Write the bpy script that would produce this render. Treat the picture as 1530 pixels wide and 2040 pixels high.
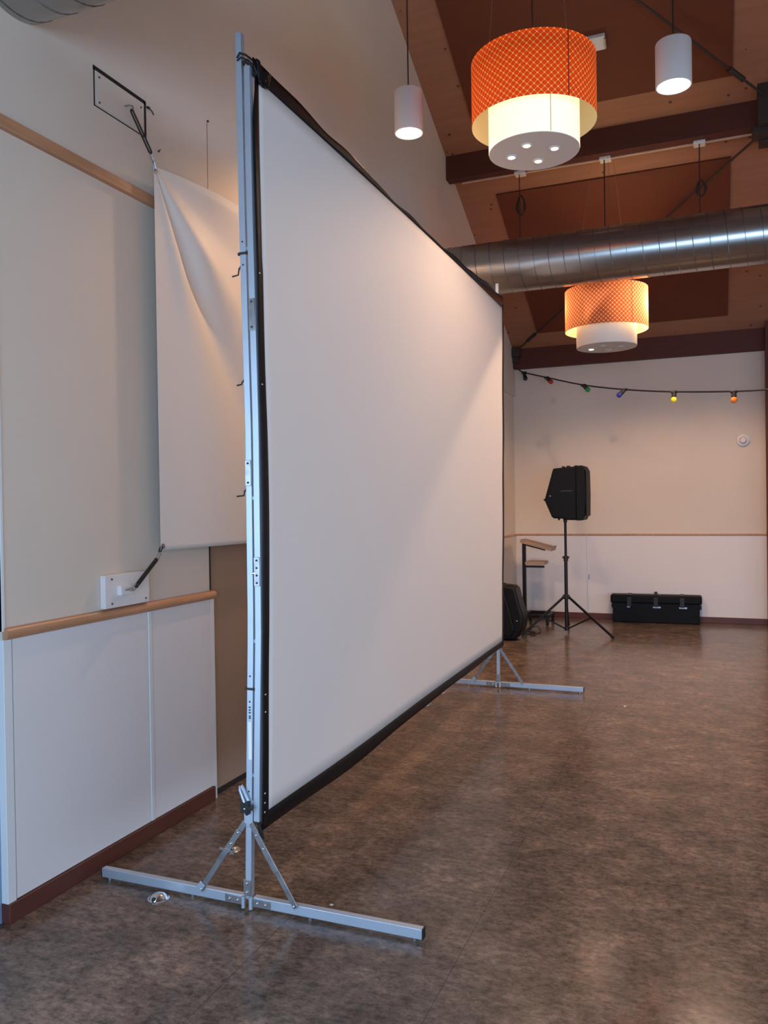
import bpy, bmesh, math, random
from mathutils import Vector, Matrix, Quaternion
random.seed(7)
PI = math.pi
scene = bpy.context.scene
for o in list(bpy.data.objects):
    bpy.data.objects.remove(o)
C = scene.collection

# ------------------------------------------------------------------ camera
cd = bpy.data.cameras.new('camera')
cam = bpy.data.objects.new('camera', cd)
C.objects.link(cam)
scene.camera = cam
cd.sensor_fit = 'VERTICAL'; cd.sensor_height = 36.0
cd.lens = 1614.0 / 2040.0 * 36.0
cd.clip_start = 0.05; cd.clip_end = 200
RT = Vector((0.927087, 0.374516, -0.015706)); UP = Vector((0.010906, 0.014935, 0.999829)); FW = Vector((-0.374687, 0.927100, -0.009761))
m = Matrix.Identity(4)
for i in range(3):
    m[i][0] = RT[i]; m[i][1] = UP[i]; m[i][2] = -FW[i]
m[2][3] = 1.5
cam.matrix_world = m

# ------------------------------------------------------------------ world and exposure
scene.view_settings.view_transform = 'Standard'
scene.view_settings.look = 'None'
scene.view_settings.gamma = 1.0
scene.view_settings.use_curve_mapping = False
scene.view_settings.exposure = 0.33
w = bpy.data.worlds.new('world'); scene.world = w
w.use_nodes = True
bgn = w.node_tree.nodes['Background']
bgn.inputs[0].default_value = (0.50, 0.68, 1.0, 1)
bgn.inputs[1].default_value = 1.0

def light(name, kind, loc, power, color, **kw):
    ld = bpy.data.lights.new(name, kind)
    ld.energy = power; ld.color = color
    aim = kw.pop('aim', None)
    for k, v in kw.items():
        setattr(ld, k, v)
    o = bpy.data.objects.new(name, ld)
    o.location = loc
    if aim is not None:
        o.rotation_euler = (Vector(aim) - Vector(loc)).to_track_quat('-Z', 'Y').to_euler()
    C.objects.link(o)
    return o
DAY = (0.44, 0.67, 1.0)
WARM = (1.0, 0.64, 0.42)
# daylight entering through the windows of the rear wall and of the right wall
light('rear_daylight', 'AREA', (1.6, -3.9, 1.45), 330, DAY, shape='RECTANGLE', size=6.0, size_y=2.3, aim=(1.6, 5, -2.6))
light('side_daylight', 'AREA', (5.4, 3.0, 1.5), 60, (0.70, 0.82, 1.0), shape='RECTANGLE', size=8.0, size_y=1.6, aim=(0, 3.0, -0.6))

light('left_daylight', 'AREA', (-2.75, -0.75, 1.2), 75, (0.50, 0.73, 1.0), shape='RECTANGLE', size=4.6, size_y=2.3, aim=(0, -0.75, 0.2))

# ------------------------------------------------------------------ materials
def srgb(r, g, b):
    def f(c):
        c /= 255.0
        return c / 12.92 if c <= 0.04045 else ((c + 0.055) / 1.055) ** 2.4
    return (f(r), f(g), f(b), 1.0)

def mat(name, col, rough=0.6, metal=0.0, noise=0.0, nscale=8.0, bump=0.0, bscale=60.0, spec=0.5, stretch=(1, 1, 1), col2=None):
    mt = bpy.data.materials.new(name); mt.use_nodes = True
    nt = mt.node_tree; b = nt.nodes['Principled BSDF']
    b.inputs['Base Color'].default_value = col
    b.inputs['Roughness'].default_value = rough
    b.inputs['Metallic'].default_value = metal
    b.inputs['Specular IOR Level'].default_value = spec
    tc = nt.nodes.new('ShaderNodeTexCoord'); mp = nt.nodes.new('ShaderNodeMapping')
    mp.inputs['Scale'].default_value = stretch
    nt.links.new(tc.outputs['Object'], mp.inputs['Vector'])
    if noise > 0:
        n = nt.nodes.new('ShaderNodeTexNoise'); n.inputs['Scale'].default_value = nscale
        n.inputs['Detail'].default_value = 6
        nt.links.new(mp.outputs[0], n.inputs['Vector'])
        r = nt.nodes.new('ShaderNodeValToRGB')
        r.color_ramp.elements[0].position = 0.35; r.color_ramp.elements[1].position = 0.65
        c2 = col2 if col2 else tuple(c * (1 - noise) for c in col[:3]) + (1,)
        r.color_ramp.elements[0].color = c2
        r.color_ramp.elements[1].color = col
        nt.links.new(n.outputs['Fac'], r.inputs[0])
        nt.links.new(r.outputs[0], b.inputs['Base Color'])
    if bump > 0:
        n2 = nt.nodes.new('ShaderNodeTexNoise'); n2.inputs['Scale'].default_value = bscale
        nt.links.new(mp.outputs[0], n2.inputs['Vector'])
        bp = nt.nodes.new('ShaderNodeBump'); bp.inputs['Strength'].default_value = bump
        bp.inputs['Distance'].default_value = 0.003
        nt.links.new(n2.outputs['Fac'], bp.inputs['Height'])
        nt.links.new(bp.outputs[0], b.inputs['Normal'])
    return mt

class NB:                                     # small node-math helper
    def __init__(s, nt): s.nt = nt
    def m(s, op, a, b=None, c=None):
        n = s.nt.nodes.new('ShaderNodeMath'); n.operation = op
        for i, v in enumerate((a, b, c)):
            if v is None: continue
            if isinstance(v, (int, float)): n.inputs[i].default_value = v
            else: s.nt.links.new(v, n.inputs[i])
        return n.outputs[0]
    def mix(s, f, a, b, blend='MIX'):
        n = s.nt.nodes.new('ShaderNodeMix'); n.data_type = 'RGBA'; n.blend_type = blend
        for idx, v in ((0, f), (6, a), (7, b)):
            if isinstance(v, (int, float, tuple)): n.inputs[idx].default_value = v
            else: s.nt.links.new(v, n.inputs[idx])
        return n.outputs[2]

def floor_material():
    mt = mat('floor_linoleum', (0.1, 0.08, 0.06, 1), 0.27)
    nt = mt.node_tree; nb = NB(nt); b = nt.nodes['Principled BSDF']
    tc = nt.nodes.new('ShaderNodeTexCoord')
    def noise(sc, st, det=6, rough=0.6):
        mp = nt.nodes.new('ShaderNodeMapping'); mp.inputs['Scale'].default_value = st
        nt.links.new(tc.outputs['Object'], mp.inputs['Vector'])
        n = nt.nodes.new('ShaderNodeTexNoise'); n.inputs['Scale'].default_value = sc
        n.inputs['Detail'].default_value = det; n.inputs['Roughness'].default_value = rough
        nt.links.new(mp.outputs[0], n.inputs['Vector']); return n.outputs['Fac']
    def ramp(f, stops):
        r = nt.nodes.new('ShaderNodeValToRGB'); cr = r.color_ramp
        while len(cr.elements) < len(stops): cr.elements.new(0.5)
        for e, (p, c) in zip(cr.elements, stops): e.position = p; e.color = c
        nt.links.new(f, r.inputs[0]); return r.outputs[0]
    big = ramp(noise(3.6, (1, 1.2, 1), 10, 0.72), [(0.32, srgb(96, 81, 71)), (0.50, srgb(122, 103, 90)), (0.70, srgb(148, 125, 109))])
    fine = ramp(noise(30, (0.9, 1.3, 1), 12, 0.82), [(0.41, (0.45, 0.44, 0.43, 1)), (0.52, (0.92, 0.92, 0.92, 1)), (0.64, (1.32, 1.25, 1.2, 1))])
    col = nb.mix(1.0, big, fine, 'MULTIPLY')
    med = ramp(noise(9, (1, 1.4, 1), 10, 0.75), [(0.38, (0.70, 0.72, 0.70, 1)), (0.52, (1.0, 1.0, 1.0, 1)), (0.62, (1.22, 1.16, 1.10, 1))])
    col = nb.mix(1.0, col, med, 'MULTIPLY')
    sx = nt.nodes.new('ShaderNodeSeparateXYZ'); nt.links.new(tc.outputs['Object'], sx.inputs[0])
    line = None
    for x0 in (-0.79, -1.44, 1.2, 3.2):
        d = nb.m('ABSOLUTE', nb.m('SUBTRACT', sx.outputs[0], x0))
        l = nb.m('LESS_THAN', d, 0.0022)
        line = l if line is None else nb.m('MAXIMUM', line, l)
    col = nb.mix(nb.m('MULTIPLY', line, 0.45), col, (0.03, 0.022, 0.018, 1))
    nt.links.new(col, b.inputs['Base Color'])
    rr = nb.m('ADD', nb.m('MULTIPLY', noise(9, (1, 1, 1)), 0.08), 0.15)
    nt.links.new(rr, b.inputs['Roughness'])
    b.inputs['Specular IOR Level'].default_value = 0.20
    return mt

def smudge(mt, spots):
    """faint grey scuffs with a soft edge"""
    nt = mt.node_tree; nb = NB(nt); b = nt.nodes['Principled BSDF']
    src = b.inputs['Base Color'].links[0].from_socket
    tc = nt.nodes.new('ShaderNodeTexCoord'); tot = None
    for (x, y, z, r) in spots:
        vd = nt.nodes.new('ShaderNodeVectorMath'); vd.operation = 'DISTANCE'
        nt.links.new(tc.outputs['Object'], vd.inputs[0]); vd.inputs[1].default_value = (x, y, z)
        f = nb.m('MAXIMUM', nb.m('SUBTRACT', 1.0, nb.m('DIVIDE', vd.outputs['Value'], r)), 0.0)
        tot = f if tot is None else nb.m('ADD', tot, f)
    nt.links.new(nb.mix(nb.m('MULTIPLY', tot, 0.30), src, (0.30, 0.27, 0.23, 1)), b.inputs['Base Color'])

def board_material(name, c1, c2, knots=True):
    mt = mat(name, c1, 0.7)
    nt = mt.node_tree; nb = NB(nt); b = nt.nodes['Principled BSDF']
    tc = nt.nodes.new('ShaderNodeTexCoord')
    mp = nt.nodes.new('ShaderNodeMapping'); mp.inputs['Scale'].default_value = (0.7, 9, 9)
    nt.links.new(tc.outputs['Object'], mp.inputs['Vector'])
    n = nt.nodes.new('ShaderNodeTexNoise'); n.inputs['Scale'].default_value = 2.5; n.inputs['Detail'].default_value = 7
    nt.links.new(mp.outputs[0], n.inputs['Vector'])
    col = nb.mix(n.outputs['Fac'], c1, c2)
    if knots:
        v = nt.nodes.new('ShaderNodeTexVoronoi'); v.inputs['Scale'].default_value = 6.5
        nt.links.new(tc.outputs['Object'], v.inputs['Vector'])
        k = nb.m('LESS_THAN', v.outputs['Distance'], 0.10)
        col = nb.mix(nb.m('MULTIPLY', k, 0.75), col, (0.05, 0.015, 0.005, 1))
    nt.links.new(col, b.inputs['Base Color'])
    return mt

def shade_material(name, dark, pale, spacing=0.038, transl=0.55):
    mt = bpy.data.materials.new(name); mt.use_nodes = True
    nt = mt.node_tree; nt.nodes.clear(); nb = NB(nt)
    out = nt.nodes.new('ShaderNodeOutputMaterial')
    tc = nt.nodes.new('ShaderNodeTexCoord'); sx = nt.nodes.new('ShaderNodeSeparateXYZ')
    nt.links.new(tc.outputs['Object'], sx.inputs[0])
    th = nb.m('MULTIPLY', nb.m('ARCTAN2', sx.outputs[1], sx.outputs[0]), 60 * spacing / (2 * PI))
    p = nb.m('ABSOLUTE', nb.m('SINE', nb.m('MULTIPLY', nb.m('ADD', th, sx.outputs[2]), PI / spacing)))
    q = nb.m('ABSOLUTE', nb.m('SINE', nb.m('MULTIPLY', nb.m('SUBTRACT', th, sx.outputs[2]), PI / spacing)))
    line = nb.m('LESS_THAN', nb.m('MINIMUM', p, q), 0.15)
    star = nb.m('LESS_THAN', nb.m('ADD', p, q), 0.70)
    mk = nb.m('MAXIMUM', nb.m('MULTIPLY', line, 0.6), star)
    col = nb.mix(mk, dark, pale)
    geo = nt.nodes.new('ShaderNodeNewGeometry')          # printed outside, cream backing inside
    dcol = nb.mix(geo.outputs['Backfacing'], col, srgb(250, 228, 180))
    d = nt.nodes.new('ShaderNodeBsdfDiffuse'); t = nt.nodes.new('ShaderNodeBsdfTranslucent')
    nt.links.new(dcol, d.inputs[0]); nt.links.new(dcol, t.inputs[0])
    ms = nt.nodes.new('ShaderNodeMixShader'); ms.inputs[0].default_value = transl
    nt.links.new(d.outputs[0], ms.inputs[1]); nt.links.new(t.outputs[0], ms.inputs[2])
    nt.links.new(ms.outputs[0], out.inputs[0])
    return mt

def emit(name, col, strength):
    mt = bpy.data.materials.new(name); mt.use_nodes = True
    b = mt.node_tree.nodes['Principled BSDF']
    b.inputs['Base Color'].default_value = (0.8, 0.8, 0.8, 1)
    b.inputs['Emission Color'].default_value = col
    b.inputs['Emission Strength'].default_value = strength
    return mt

M = dict(
    floor=floor_material(),
    wall=mat('painted_wall', srgb(222, 206, 188), 0.75, noise=0.03, nscale=2.0, bump=0.05, bscale=250),
    wall_far=mat('cream_wall', srgb(222, 208, 190), 0.75, noise=0.04, nscale=1.5),
    panel=mat('white_panel', srgb(230, 223, 218), 0.55, noise=0.03, nscale=1.5),
    white=mat('white_trim', srgb(226, 226, 222), 0.45),
    plywall=board_material('ceiling_board', srgb(172, 122, 92), srgb(142, 98, 72)),
    felt=board_material('ceiling_panel', srgb(104, 50, 25), srgb(96, 45, 22), False),
    beam=board_material('beam_wood', srgb(90, 40, 23), srgb(74, 31, 17), False),
    rail=mat('beech_rail', srgb(204, 148, 108), 0.4, noise=0.25, nscale=3, stretch=(8, 0.6, 8)),
    base=mat('red_brown_skirting', srgb(98, 50, 38), 0.5, noise=0.2, nscale=4),
    door=mat('door_leaf', srgb(168, 142, 120), 0.5, noise=0.05, nscale=3),
    slate=mat('slate_blue_paint', srgb(128, 154, 182), 0.6, noise=0.1, nscale=3),
    screen=mat('screen_fabric', srgb(244, 234, 224), 0.62),
    black=mat('black_fabric', (0.006, 0.005, 0.006, 1), 0.45, bump=0.5, bscale=30, spec=0.25),
    canvas=mat('white_canvas', srgb(228, 222, 214), 0.7),
    alu=mat('anodised_aluminium', (0.54, 0.61, 0.69, 1), 0.47, 0.72, noise=0.05, nscale=6),
    steel=mat('galvanised_steel', (0.42, 0.43, 0.44, 1), 0.35, 0.95, noise=0.25, nscale=30),
    duct=mat('galvanised_duct', (0.42, 0.42, 0.41, 1), 0.25, 0.95, noise=0.06, nscale=5),
    seam=mat('duct_seam', (0.2, 0.2, 0.2, 1), 0.4, 0.9),
    chrome=mat('chrome', (0.75, 0.75, 0.75, 1), 0.12, 1.0),
    rubber=mat('black_rubber', (0.012, 0.011, 0.011, 1), 0.55),
    plastic=mat('black_plastic', (0.006, 0.006, 0.007, 1), 0.55, spec=0.15),
    darkmetal=mat('dark_steel', (0.050, 0.034, 0.027, 1), 0.6, 0.3),
    blackpaint=mat('black_painted_steel', (0.010, 0.009, 0.010, 1), 0.4, spec=0.3),
    wood=mat('lectern_oak', srgb(196, 158, 126), 0.5, noise=0.2, nscale=4, stretch=(1, 8, 8)),
    cord=mat('dark_cord', (0.02, 0.010, 0.008, 1), 0.6),
    conduit=mat('cream_conduit', srgb(205, 175, 150), 0.5),
    gap=mat('dark_gap', (0.02, 0.013, 0.01, 1), 0.8),
    screw=mat('dark_screw', (0.08, 0.07, 0.06, 1), 0.4, 0.8),
    shade_orange=shade_material('orange_shade', srgb(236, 78, 24), srgb(255, 200, 145)),
    shade_pale=shade_material('copper_shade', srgb(180, 96, 62), srgb(255, 222, 185)),
    shade_white=mat('white_shade', srgb(235, 225, 215), 0.6),
    lining=shade_material('cream_lining', srgb(250, 232, 190), srgb(250, 232, 190)),
    glowing=emit('lit_diffuser', (1.0, 0.83, 0.50, 1), 0.74),
    disc=mat('shade_base', srgb(205, 200, 196), 0.6),
    lampwhite=mat('white_lamp_body', srgb(228, 218, 212), 0.5),
    lit=emit('lit_bulb', (1.0, 0.93, 0.80, 1), 5),
    dim=emit('dim_spot', (1.0, 0.90, 0.76, 1), 0.9),
    bright=emit('bright_spot', (1.0, 0.95, 0.88, 1), 5),
    badge=mat('silver_badge', (0.35, 0.42, 0.48, 1), 0.35, 0.3),
    seam_red=mat('seam_red', srgb(190, 50, 18), 0.7),
    seam_cream=mat('seam_cream', srgb(215, 190, 130), 0.7),
    white_paper=mat('paper', srgb(235, 235, 232), 0.7),
)

def studs(name, pts, r, mt, parent):
    for p in pts: G().ball(p, r, 10, 6).obj(name, mt, parent)

smudge(M['wall_far'], ((-1.883, 10.56, 2.805, 0.060), (-1.141, 10.56, 2.266, 0.070), (-2.066, 10.56, 2.248, 0.080)))

# ------------------------------------------------------------------ geometry helpers
class G:
    def __init__(s):
        s.v = []; s.f = []
    def add(s, vs, fs):
        n = len(s.v); s.v += [Vector(v) for v in vs]; s.f += [[i + n for i in f] for f in fs]; return s
    def box(s, a, b):
        x0, y0, z0 = a; x1, y1, z1 = b
        return s.add([(x0, y0, z0), (x1, y0, z0), (x1, y1, z0), (x0, y1, z0), (x0, y0, z1), (x1, y0, z1), (x1, y1, z1), (x0, y1, z1)],
                     [(3, 2, 1, 0), (4, 5, 6, 7), (0, 1, 5, 4), (1, 2, 6, 5), (2, 3, 7, 6), (3, 0, 4, 7)])
    def bar(s, p, q, wdt, hgt, side=(0, 1, 0)):
        """rectangular bar from p to q; width along 'side', height across it"""
        p = Vector(p); q = Vector(q); d = (q - p).normalized(); sd = Vector(side)
        sd = (sd - d * sd.dot(d)).normalized(); up = d.cross(sd)
        vs = []
        for c in (p, q):
            for a, b in ((-1, -1), (1, -1), (1, 1), (-1, 1)):
                vs.append(c + sd * a * wdt / 2 + up * b * hgt / 2)
        return s.add(vs, [(3, 2, 1, 0), (4, 5, 6, 7), (0, 1, 5, 4), (1, 2, 6, 5), (2, 3, 7, 6), (3, 0, 4, 7)])
    def sweep(s, pts, prof, closed=False, ref=(0, 0, 1)):
        """prof: list of (a,b) offsets or list of lists"""
        pts = [Vector(p) for p in pts]; n = len(pts); k = len(prof)
        vs = []; prev = None
        for i, p in enumerate(pts):
            if closed: t = pts[(i + 1) % n] - pts[i - 1]
            else: t = pts[min(i + 1, n - 1)] - pts[max(i - 1, 0)]
            t.normalize()
            if prev is None:
                r = Vector(ref)
                if abs(r.dot(t)) > 0.95: r = Vector((1, 0, 0))
                a = (r - t * r.dot(t)).normalized()
            else:
                a = (prev - t * prev.dot(t)).normalized()
            prev = a; b = t.cross(a)
            for u, v in prof: vs.append(p + a * u + b * v)
        fs = []
        m_ = n if closed else n - 1
        for i in range(m_):
            j = (i + 1) % n
            for c in range(k):
                d = (c + 1) % k
                fs.append((i * k + c, i * k + d, j * k + d, j * k + c))
        if not closed:
            fs.append(tuple(range(k - 1, -1, -1))); fs.append(tuple((n - 1) * k + c for c in range(k)))
        return s.add(vs, fs)
    def tube(s, pts, r, n=10, closed=False):
        return s.sweep(pts, [(r * math.cos(2 * PI * i / n), r * math.sin(2 * PI * i / n)) for i in range(n)], closed)
    def cyl(s, p, q, r, n=24, r2=None):
        p = Vector(p); q = Vector(q); d = (q - p).normalized()
        a = d.orthogonal().normalized(); b = d.cross(a); r2 = r if r2 is None else r2
        vs = [p + (a * math.cos(2 * PI * i / n) + b * math.sin(2 * PI * i / n)) * r for i in range(n)]
        vs += [q + (a * math.cos(2 * PI * i / n) + b * math.sin(2 * PI * i / n)) * r2 for i in range(n)]
        fs = [(i, (i + 1) % n, n + (i + 1) % n, n + i) for i in range(n)]
        return s.add(vs, fs + [tuple(range(n - 1, -1, -1)), tuple(range(n, 2 * n))])
    def lathe(s, c, prof, n=32, closed=False):
        c = Vector(c); vs = []; k = len(prof)
        for i in range(n):
            a = 2 * PI * i / n
            for r, z in prof: vs.append(c + Vector((r * math.cos(a), r * math.sin(a), z)))
        fs = []
        for i in range(n):
            j = (i + 1) % n
            for q in range(k if closed else k - 1):
                q2 = (q + 1) % k
                fs.append((i * k + q, j * k + q, j * k + q2, i * k + q2))
        return s.add(vs, fs)
    def prism(s, poly, y0, y1, axis=1):
        """poly: (x,z) outline extruded along y (axis=1); (y,z) along x (axis=0)"""
        n = len(poly); vs = []
        for y in (y0, y1):
            for a, b in poly: vs.append((a, y, b) if axis == 1 else ((y, a, b) if axis == 0 else (a, b, y)))
        fs = [(i, (i + 1) % n, n + (i + 1) % n, n + i) for i in range(n)]
        return s.add(vs, fs + [tuple(range(n - 1, -1, -1)), tuple(range(n, 2 * n))])
    def ball(s, c, r, n=16, k=10, sz=(1, 1, 1), top=False):
        c = Vector(c); vs = []; fs = []
        a0 = 0 if top else -PI / 2
        for j in range(k + 1):
            ph = a0 + (PI / 2 - a0) * j / k
            for i in range(n):
                th = 2 * PI * i / n
                vs.append(c + Vector((r * sz[0] * math.cos(ph) * math.cos(th), r * sz[1] * math.cos(ph) * math.sin(th), r * sz[2] * math.sin(ph))))
        for j in range(k):
            for i in range(n):
                fs.append((j * n + i, j * n + (i + 1) % n, (j + 1) * n + (i + 1) % n, (j + 1) * n + i))
        return s.add(vs, fs)
    def xform(s, mx):
        s.v = [mx @ v for v in s.v]; return s
    def obj(s, name, mt, parent=None, smooth=True, bevel=0.0, ang=35, thick=0.0):
        me = bpy.data.meshes.new(name)
        off = Vector((0, 0, 0)); pr = parent
        while pr is not None:
            off += pr.location; pr = pr.parent
        me.from_pydata([v - off for v in s.v], [], s.f)
        bm = bmesh.new(); bm.from_mesh(me)
        bmesh.ops.remove_doubles(bm, verts=bm.verts, dist=1e-6)
        bmesh.ops.recalc_face_normals(bm, faces=bm.faces)
        bm.to_mesh(me); bm.free()
        me.materials.append(mt if not isinstance(mt, str) else M[mt])
        o = bpy.data.objects.new(name, me); C.objects.link(o)
        if parent: o.parent = parent
        if bevel > 0:
            md = o.modifiers.new('bevel', 'BEVEL'); md.width = bevel; md.segments = 3; md.limit_method = 'ANGLE'; md.angle_limit = math.radians(40)
        if smooth:
            me.shade_smooth()
            try: me.set_sharp_from_angle(angle=math.radians(ang))
            except Exception: pass
        return o

def thing(name, label, cat, loc=(0, 0, 0), group=None):
    o = bpy.data.objects.new(name, None); C.objects.link(o); o.location = loc
    o.empty_display_size = 0.1
    o['label'] = label; o['category'] = cat
    if group: o['group'] = group
    return o
def tag(o, label, cat, group=None):
    o['label'] = label; o['category'] = cat
    if group: o['group'] = group
    return o
def struct(o):
    o['kind'] = 'structure'; return o
def lerp(a, b, t): return a + (b - a) * t
def interp(tab, z):
    """tab sorted by descending z: [(z, x)]"""
    if z >= tab[0][0]: return tab[0][1]
    for (z0, x0), (z1, x1) in zip(tab, tab[1:]):
        if z >= z1: return lerp(x0, x1, (z - z0) / (z1 - z0))
    return tab[-1][1]

# ------------------------------------------------------------------ room shell
XL = -2.378                 # face of the left wall
YF = 10.56                  # face of the far wall
XR = 5.3; YB = -3.7
RZ = lambda y: 8.715 - 0.5 * y          # underside of the roof deck
RIDGE = 2.2
struct(G().box((-4.2, YB - 0.2, -0.12), (XR + 0.3, YF + 0.3, 0.0)).obj('floor', 'floor', smooth=False))
# ceiling: two pitches
g = G()
zr = RZ(RIDGE)
g.add([(-3.0, RIDGE, zr), (XR + .3, RIDGE, zr), (XR + .3, YF + .3, RZ(YF + .3)), (-3.0, YF + .3, RZ(YF + .3)),
       (-3.0, RIDGE, zr + .2), (XR + .3, RIDGE, zr + .2), (XR + .3, YF + .3, RZ(YF + .3) + .2), (-3.0, YF + .3, RZ(YF + .3) + .2)],
      [(0, 1, 2, 3), (4, 7, 6, 5), (0, 4, 5, 1), (1, 5, 6, 2), (2, 6, 7, 3), (3, 7, 4, 0)])
zb = zr - 0.5 * (RIDGE - YB + .3)
g.add([(-3.0, YB - .3, zb), (XR + .3, YB - .3, zb), (XR + .3, RIDGE, zr), (-3.0, RIDGE, zr),
       (-3.0, YB - .3, zb + .2), (XR + .3, YB - .3, zb + .2), (XR + .3, RIDGE, zr + .2), (-3.0, RIDGE, zr + .2)],
      [(0, 1, 2, 3), (4, 7, 6, 5), (0, 4, 5, 1), (1, 5, 6, 2), (2, 6, 7, 3), (3, 7, 4, 0)])
ceiling = struct(g.obj('ceiling', 'plywall', smooth=False))
def roof_panel(x0, x1, y0, y1, t=0.018):
    g = G(); vs = []
    for off in (0.0, t):
        for x, y in ((x0, y0), (x1, y0), (x1, y1), (x0, y1)): vs.append((x, y - off * .45, RZ(y) - off * .9))
    g.add(vs, [(0, 1, 2, 3), (4, 7, 6, 5), (0, 4, 5, 1), (1, 5, 6, 2), (2, 6, 7, 3), (3, 7, 4, 0)])
    o = g.obj('ceiling_panel', 'felt', ceiling, smooth=False)
    o['label'] = 'dark red-brown acoustic panel'
    return o
for x0, x1 in ((-2.0, 0.20), (1.0, 3.2)):
    roof_panel(x0, x1, 8.14, 10.18)
    roof_panel(x0 - 0.02, x1, 5.35, 7.38)
    roof_panel(x0 - 0.02, x1, 2.5, 4.6)

# left wall, upper part (slightly proud), lower part, and the door reveal
g = G()
ZT = 2.91
def gable(g, x0, x1, y0, y1, z0):
    g.prism([(y0, z0), (y1, z0), (y1, RZ(y1) + .05)] + ([(RIDGE, zr + .05)] if y0 < RIDGE < y1 else []) + [(y0, (RZ(y0) if y0 > RIDGE else zr - .5 * (RIDGE - y0)) + .05)], x0, x1, axis=0)
gable(g, -2.62, XL, YB, YF + .2, ZT)
g.box((-2.62, 2.19, 0), (XL - 0.004, 3.50, ZT))
g.box((-2.62, 3.50, 2.25), (XL - 0.004, 4.55, ZT))
g.box((-2.62, 4.55, 0), (XL - 0.022, YF + .2, ZT))
g.box((-2.62, YB, 2.4), (XL - 0.004, 2.19, ZT)); g.box((-2.62, YB, 0), (-2.47, -3.1, 2.4)); g.box((-2.62, 1.70, 0), (-2.47, 2.19, 2.4))
wall_left = struct(g.obj('wall_left', 'wall', smooth=False))
# slate blue strip beside the wall end
struct(G().box((-2.47, 1.72, 0), (-2.405, 2.189, 1.35)).obj('trim_1', 'slate', smooth=False))
struct(G().box((-2.404, 1.9, 0.0), (-2.385, 2.10, 0.34)).obj('trim_2', 'white', smooth=False))
# lower panelling
g = G(); g.box((XL - .003, 2.232, .075), (XL + .002, 2.998, 1.03)); g.box((XL - .003, 3.026, .075), (XL + .002, 3.497, 1.03))
struct(g.obj('trim_3', 'panel', smooth=False))
g = G(); g.box((XL - .03, 2.188, .03), (XL + .0035, 2.227, 1.03))
struct(g.obj('trim_4', 'white', bevel=.002))
g = G(); g.box((XL - .003, 3.0, .075), (XL + .006, 3.024, 1.03))
struct(g.obj('trim_5', 'white', bevel=.002))
g = G(); g.box((XL - .03, 2.19, 1.06), (XL + .0015, 2.2, 2.9))
struct(g.obj('trim_6', 'white'))
# chair rail: half round beech
def rail(name, y0, y1, z, h=.045, d=.022, mt='rail', x=XL):
    prof = [(x - .002, z - h / 2)] + [(x + d * math.sin(PI * i / 10), z - h / 2 * math.cos(PI * i / 10)) for i in range(1, 10)] + [(x - .002, z + h / 2)]
    return struct(G().prism(prof, y0, y1, 1).obj(name, mt, ang=50))
rail('trim_7', 2.195, 3.525, 1.05)
g = G(); g.box((XL - .03, 2.19, 2.885), (XL + .022, 3.35, 2.93)); 
struct(g.obj('trim_8', 'rail', bevel=.003))
g = G(); g.box((XL - .03, 3.352, 2.885), (XL + .006, YF, 2.925))
struct(g.obj('trim_9', 'wall', bevel=.003))
rail('trim_10', 4.62, YF, 1.07, h=.03, d=.014, mt='rail', x=XL - .022)
# upper wall panel joint (hairline)
struct(G().box((XL, 3.54, 2.93), (XL + .0012, 3.5425, 3.47)).obj('trim_11', 'base', smooth=False))
# baseboards
def bb(name, a, b): return struct(G().box(a, b).obj(name, 'base', bevel=.003))
g = G(); g.box((XL - .03, 2.186, 0), (XL + .012, 3.50, .072)); g.box((XL - .03, 4.6, 0), (XL - .01, YF, .072))
struct(g.obj('baseboard_left', 'base', bevel=.003))
# door in the left wall, behind the tarpaulin
g = G(); g.box((-2.45, 3.53, 0.008), (-2.405, 4.53, 2.22))
door = struct(g.obj('door_1', 'door', smooth=False))
g = G(); g.box((-2.46, 3.498, 0), (XL + .002, 3.528, 1.03)); 
struct(g.obj('trim_12', 'white', bevel=.002))
g = G(); g.box((-2.46, 3.498, 1.075), (XL - .001, 3.507, 2.25)); g.box((-2.46, 4.53, 0), (XL - .001, 4.56, 2.25)); g.box((-2.46, 3.5, 2.22), (XL - .001, 4.56, 2.26))
struct(g.obj('trim_13', 'gap', smooth=False))
g = G(); g.box((-2.47, 3.51, 1.08), (-2.41, 3.53, 2.22)); 
for z in (0.26, 1.86):
    hg = G(); hg.cyl((-2.396, 3.533, z - .05), (-2.396, 3.533, z + .05), .008, 12)
    hg.box((-2.405, 3.533, z - .05), (-2.401, 3.565, z + .05))
    o = hg.obj('hinge', 'steel', door); o['label'] = 'steel hinge'
g = G(); g.box((-2.404, 3.54, 0.01), (-2.399, 4.52, .03)); 
o = g.obj('kick_strip', 'gap', door)

# far wall with cream upper and white lower panels
g = G(); g.box((-2.62, YF, 0), (XR + .2, YF + .2, RZ(YF) + .12))
wall_far = struct(g.obj('wall_far', 'wall_far', smooth=False))
g = G(); g.box((-2.39, YF - .006, .07), (-1.478, YF + .01, 1.055)); g.box((-1.452, YF - .006, .07), (XR, YF + .01, 1.055))
struct(g.obj('trim_14', 'panel', smooth=False))
g = G(); g.box((-1.478, YF - .012, .07), (-1.452, YF, 1.055))
struct(g.obj('trim_15', 'white', bevel=.002))
prof = [(YF, 1.058), (YF - .014, 1.060), (YF - .018, 1.070), (YF - .014, 1.079), (YF, 1.082)]
struct(G().prism(prof, -2.39, XR, 0).obj('trim_16', 'rail', ang=50))
bb('baseboard_far', (-2.39, YF - .02, 0), (XR, YF, .072))
g = G(); g.box((-1.462, YF - .022, .50), (-1.448, YF - .012, .56))
o = g.obj('door_catch', 'steel', bevel=.002); tag(o, 'small metal catch on the white strip of the far wall panelling', 'catch')
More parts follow.
